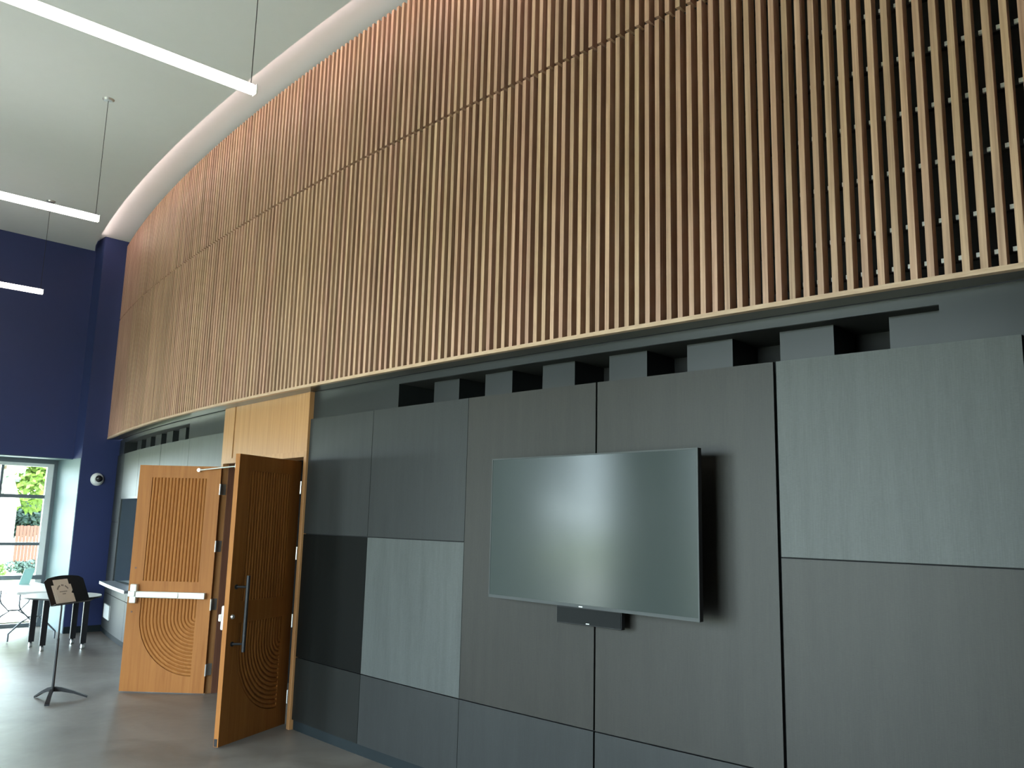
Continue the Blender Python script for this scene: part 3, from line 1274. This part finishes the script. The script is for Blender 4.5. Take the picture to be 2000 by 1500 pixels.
tag(ft, 'white rectangular folding table standing in front of the window', 'table')
bm = BM()
hexa(bm, [FT(0, 0, .70), FT(.74, 0, .70), FT(.74, 1.83, .70), FT(0, 1.83, .70), FT(0, 0, .742), FT(.74, 0, .742), FT(.74, 1.83, .742), FT(0, 1.83, .742)])
bevel(bm, .012, 2)
obj('tabletop', bm, M['white_plastic'], ft)
for bb, sgn in ((.42, -1), (1.45, 1)):
    for a0, a1, a2 in ((.16, .30, .06), (.58, .44, .68)):
        bm = BM()
        tube(bm, [FT(a0, bb, .70), FT(a0, bb, .52), FT(a0 + (a1 - a0) * .15, bb, .46), FT(a1, bb, .33), FT(a2 + (a1 - a2) * .6, bb, .27), FT(a2, bb, .12), FT(a2, bb, .012)], .0125, 8)
        obj('leg', bm, M['grey_metal'], ft)
    for nm_, pts_, r_ in (('cross_bar', [FT(.28, bb, .345), FT(.46, bb, .345)], .012),
                          ('leg_brace', [FT(.16, bb, .60), FT(.37, bb, .63), FT(.58, bb, .60)], .006),
                          ('folding_stay', [FT(.37, bb, .63), FT(.37, bb - sgn * .25, .70)], .006)):
        bm = BM()
        tube(bm, pts_, r_, 8)
        obj(nm_, bm, M['grey_metal'], ft)
# tent sign on the table
bm = BM()
c0 = Vector((-7.55, 13.38, .743))
dx = Vector((E1.x, E1.y, 0)) * .075
bk = Vector((E2.x, E2.y, 0)) * .09
up_ = Vector((0, 0, .25)) + Vector((E1.x, E1.y, 0)) * .07
hexa(bm, [c0 - dx, c0 + dx, c0 + dx + bk * .08, c0 - dx + bk * .08, c0 - dx + up_, c0 + dx + up_, c0 + dx + up_ + bk * .08, c0 - dx + up_ + bk * .08])
sg = obj('sign_holder', bm, plain('aqua_acrylic', (.35, .62, .58), .2))
tag(sg, 'upright aqua card holder leaning on the folding table', 'sign holder')
bm = BM()
hexa(bm, [c0 - dx, c0 + dx, c0 + dx - bk, c0 - dx - bk, c0 - dx + Vector((0, 0, .003)), c0 + dx + Vector((0, 0, .003)), c0 + dx - bk + Vector((0, 0, .003)), c0 - dx - bk + Vector((0, 0, .003))])
obj('foot', bm, M['white_plastic'], sg)

# ------------------------------------------------------------------ outside
M['lawn'] = plain('lawn', (0.22, 0.24, 0.11), .9, noise=.3, scale=3)
M['drive'] = plain('concrete_drive', (0.62, 0.60, 0.55), .9, noise=.08)
M['siding'] = plain('white_siding', (0.80, 0.78, 0.74), .8)
M['roof'] = plain('grey_shingle', (0.42, 0.42, 0.42), .9, noise=.2)
M['fence'] = plain('cedar_fence', (0.075, 0.026, 0.017), .85, noise=.2)
M['leaf_a'] = plain('leaf_green', (0.075, 0.135, 0.012), .7, noise=.45, scale=1.5)
M['leaf_b'] = plain('leaf_dark', (0.008, 0.026, 0.02), .8, noise=.4, scale=1.5)
M['leaf_c'] = plain('leaf_silver', (0.16, 0.24, 0.15), .8, noise=.4, scale=1.5)
M['bark'] = plain('bark', (0.12, 0.08, 0.05), .9)


def outp(px_az, dist):
    """point outside at a bearing (radians from +y, negative = left)"""
    return Vector((math.sin(px_az) * dist, math.cos(px_az) * dist))


GZ = -0.15
bm = BM()
v = [bm.verts.new(p) for p in ((-120, -60, GZ - .02), (60, -60, GZ - .02), (60, 140, GZ - .02), (-120, 140, GZ - .02))]
bm.faces.new(v)
tag(obj('ground', bm, M['lawn']), 'sunlit lawn outside the windows', None, None, 'structure')
bm = BM()
pts = [R(-30, 3.2, GZ), R(14, 3.2, GZ), R(14, 11.0, GZ), R(-30, 11.0, GZ)]
hexa(bm, pts + [p + Vector((0, 0, .03)) for p in pts])
pts = [R(-16, -30, GZ), R(-11.2, -30, GZ), R(-11.2, 3.2, GZ), R(-16, 3.2, GZ)]
hexa(bm, pts + [p + Vector((0, 0, .03)) for p in pts])
tag(obj('road', bm, M['drive']), 'pale concrete drive outside the window', None, None, 'structure')

# pixel columns to bearings at the window
BEAR = {0: -0.5545, 20: -0.5437, 45: -0.530, 57: -0.5235, 83: -0.509}


def bear(px):
    return -0.5545 + (px - 0) * (0.5545 - 0.509) / 83.0


# white gabled house
hb = empty('house')
tag(hb, 'white gabled house across the lawn seen through the window', 'house')
c = outp(bear(18), 36)
ex = Vector((math.cos(bear(18)), -math.sin(bear(18))))       # to the right as seen
ey = Vector((math.sin(bear(18)), math.cos(bear(18))))


def hp(a, b, z):
    q = c + ex * a + ey * b
    return Vector((q.x, q.y, z))


hw = 1.05
bm = BM()
a_ = [(-4.2, GZ), (.62, GZ), (.62, 2.15), (0.0, 3.55), (-4.2, 3.55)]
a_ = [(-3.2, GZ), (.60, GZ), (.60, 2.25), (0.0, 4.2), (-2.6, 6.4), (-3.2, 6.0)]
lo = [bm.verts.new(hp(x, 0, z)) for x, z in a_]
hi = [bm.verts.new(hp(x, 7, z)) for x, z in a_]
bm.faces.new(lo)
bm.faces.new(hi[::-1])
for i in range(len(a_)):
    j = (i + 1) % len(a_)
    bm.faces.new([lo[i], lo[j], hi[j], hi[i]])
obj('wall', bm, M['siding'], hb)
bm = BM()
rp = [(.72, 2.05), (0.0, 4.3), (-2.6, 6.55), (-2.6, 6.45), (0.0, 4.2), (.66, 2.03)]
lo = [bm.verts.new(hp(x, -.25, z)) for x, z in rp]
hi = [bm.verts.new(hp(x, 7.2, z)) for x, z in rp]
bm.faces.new(lo)
bm.faces.new(hi[::-1])
for i in range(len(rp)):
    j = (i + 1) % len(rp)
    bm.faces.new([lo[i], lo[j], hi[j], hi[i]])
obj('roof', bm, M['siding'], hb)
bm = BM()
hexa(bm, [hp(-1.2, -.3, 2.02), hp(.66, -.3, 2.02), hp(.66, 0, 2.02), hp(-1.2, 0, 2.02), hp(-1.2, -.3, 2.10), hp(.66, -.3, 2.10), hp(.66, 0, 2.10), hp(-1.2, 0, 2.10)])
obj('eave_trim', bm, M['roof'], hb)

# fence of boards
fe = empty('garden_fence')
tag(fe, 'reddish board fence beyond the lawn', 'fence')
n_b = 15
for i in range(n_b):
    p = outp(bear(52) + i * .0031, 37 + i * .02)
    q = outp(bear(52) + (i + .9) * .0031, 37 + i * .02)
    bm = BM()
    dr_ = outp(bear(52), 1)
    hexa(bm, [(p.x, p.y, GZ), (q.x, q.y, GZ), (q.x + dr_.x * .03, q.y + dr_.y * .03, GZ), (p.x + dr_.x * .03, p.y + dr_.y * .03, GZ),
              (p.x, p.y, 1.30 + .02 * (i % 2)), (q.x, q.y, 1.30 + .02 * (i % 2)), (q.x + dr_.x * .03, q.y + dr_.y * .03, 1.30), (p.x + dr_.x * .03, p.y + dr_.y * .03, 1.30)])
    obj('board', bm, M['fence'], fe)


def leaves(bm, cen, rad, n, size, sq=1.0):
    for _ in range(n):
        while True:
            v = Vector((random.uniform(-1, 1), random.uniform(-1, 1), random.uniform(-1, 1)))
            if .35 < v.length < 1:
                break
        p = Vector(cen) + Vector((v.x * rad, v.y * rad, v.z * rad * sq))
        a = Vector((random.uniform(-1, 1), random.uniform(-1, 1), random.uniform(-1, 1))).normalized()
        b = a.orthogonal().normalized()
        s = size * random.uniform(.6, 1.3)
        q = [bm.verts.new(p + a * s), bm.verts.new(p + b * s * .5), bm.verts.new(p - a * s), bm.verts.new(p - b * s * .5)]
        bm.faces.new(q)


def tree(px, dist, zc, rad, n, size, mat, label, trunk=True, sq=1.0):
    p = outp(bear(px), dist)
    t = empty('tree', (0, 0, 0))
    tag(t, label, 'tree')
    bm = BM()
    for k in range(5):
        leaves(bm, (p.x + random.uniform(-.4, .4) * rad, p.y + random.uniform(-.4, .4) * rad, zc + random.uniform(-.35, .35) * rad * sq), rad * .75, n // 5, size, sq)
    f = obj('foliage', bm, M[mat], t)
    f['kind'] = 'stuff'
    if trunk:
        bm = BM()
        tube(bm, [(p.x, p.y, GZ), (p.x + .1, p.y, zc * .6), (p.x, p.y, zc)], rad * .07 + .04, 8, r2=.05)
        for k in range(4):
            an = k * 1.7
            tube(bm, [(p.x + .1, p.y, zc * .6), (p.x + math.cos(an) * rad * .5, p.y + math.sin(an) * rad * .5, zc + rad * .2)], .05, 6, r2=.02)
        obj('trunk', bm, M['bark'], t)
    return t


tree(66, 52, 6.6, 4.8, 26000, .20, 'leaf_a', 'bright green leafy tree right of the white house', False, 1.0)
tree(84, 60, 1.3, 2.6, 9000, .2, 'leaf_b', 'dark blue-green bush above the fence', False, .6)
tree(56, 70, 1.4, 2.0, 5000, .2, 'leaf_b', 'dark hedge between the house and fence', False, .5)
tree(0, 24, 3.3, 1.0, 900, .10, 'leaf_c', 'thin silvery tree in front of the white house', True, 1.3)
tree(17, 19, .75, .33, 700, .05, 'leaf_a', 'small yellow-green shrub on the lawn', False, .7)
tree(74, 30, .2, .5, 700, .06, 'leaf_b', 'low bush at the foot of the fence', False, .5)
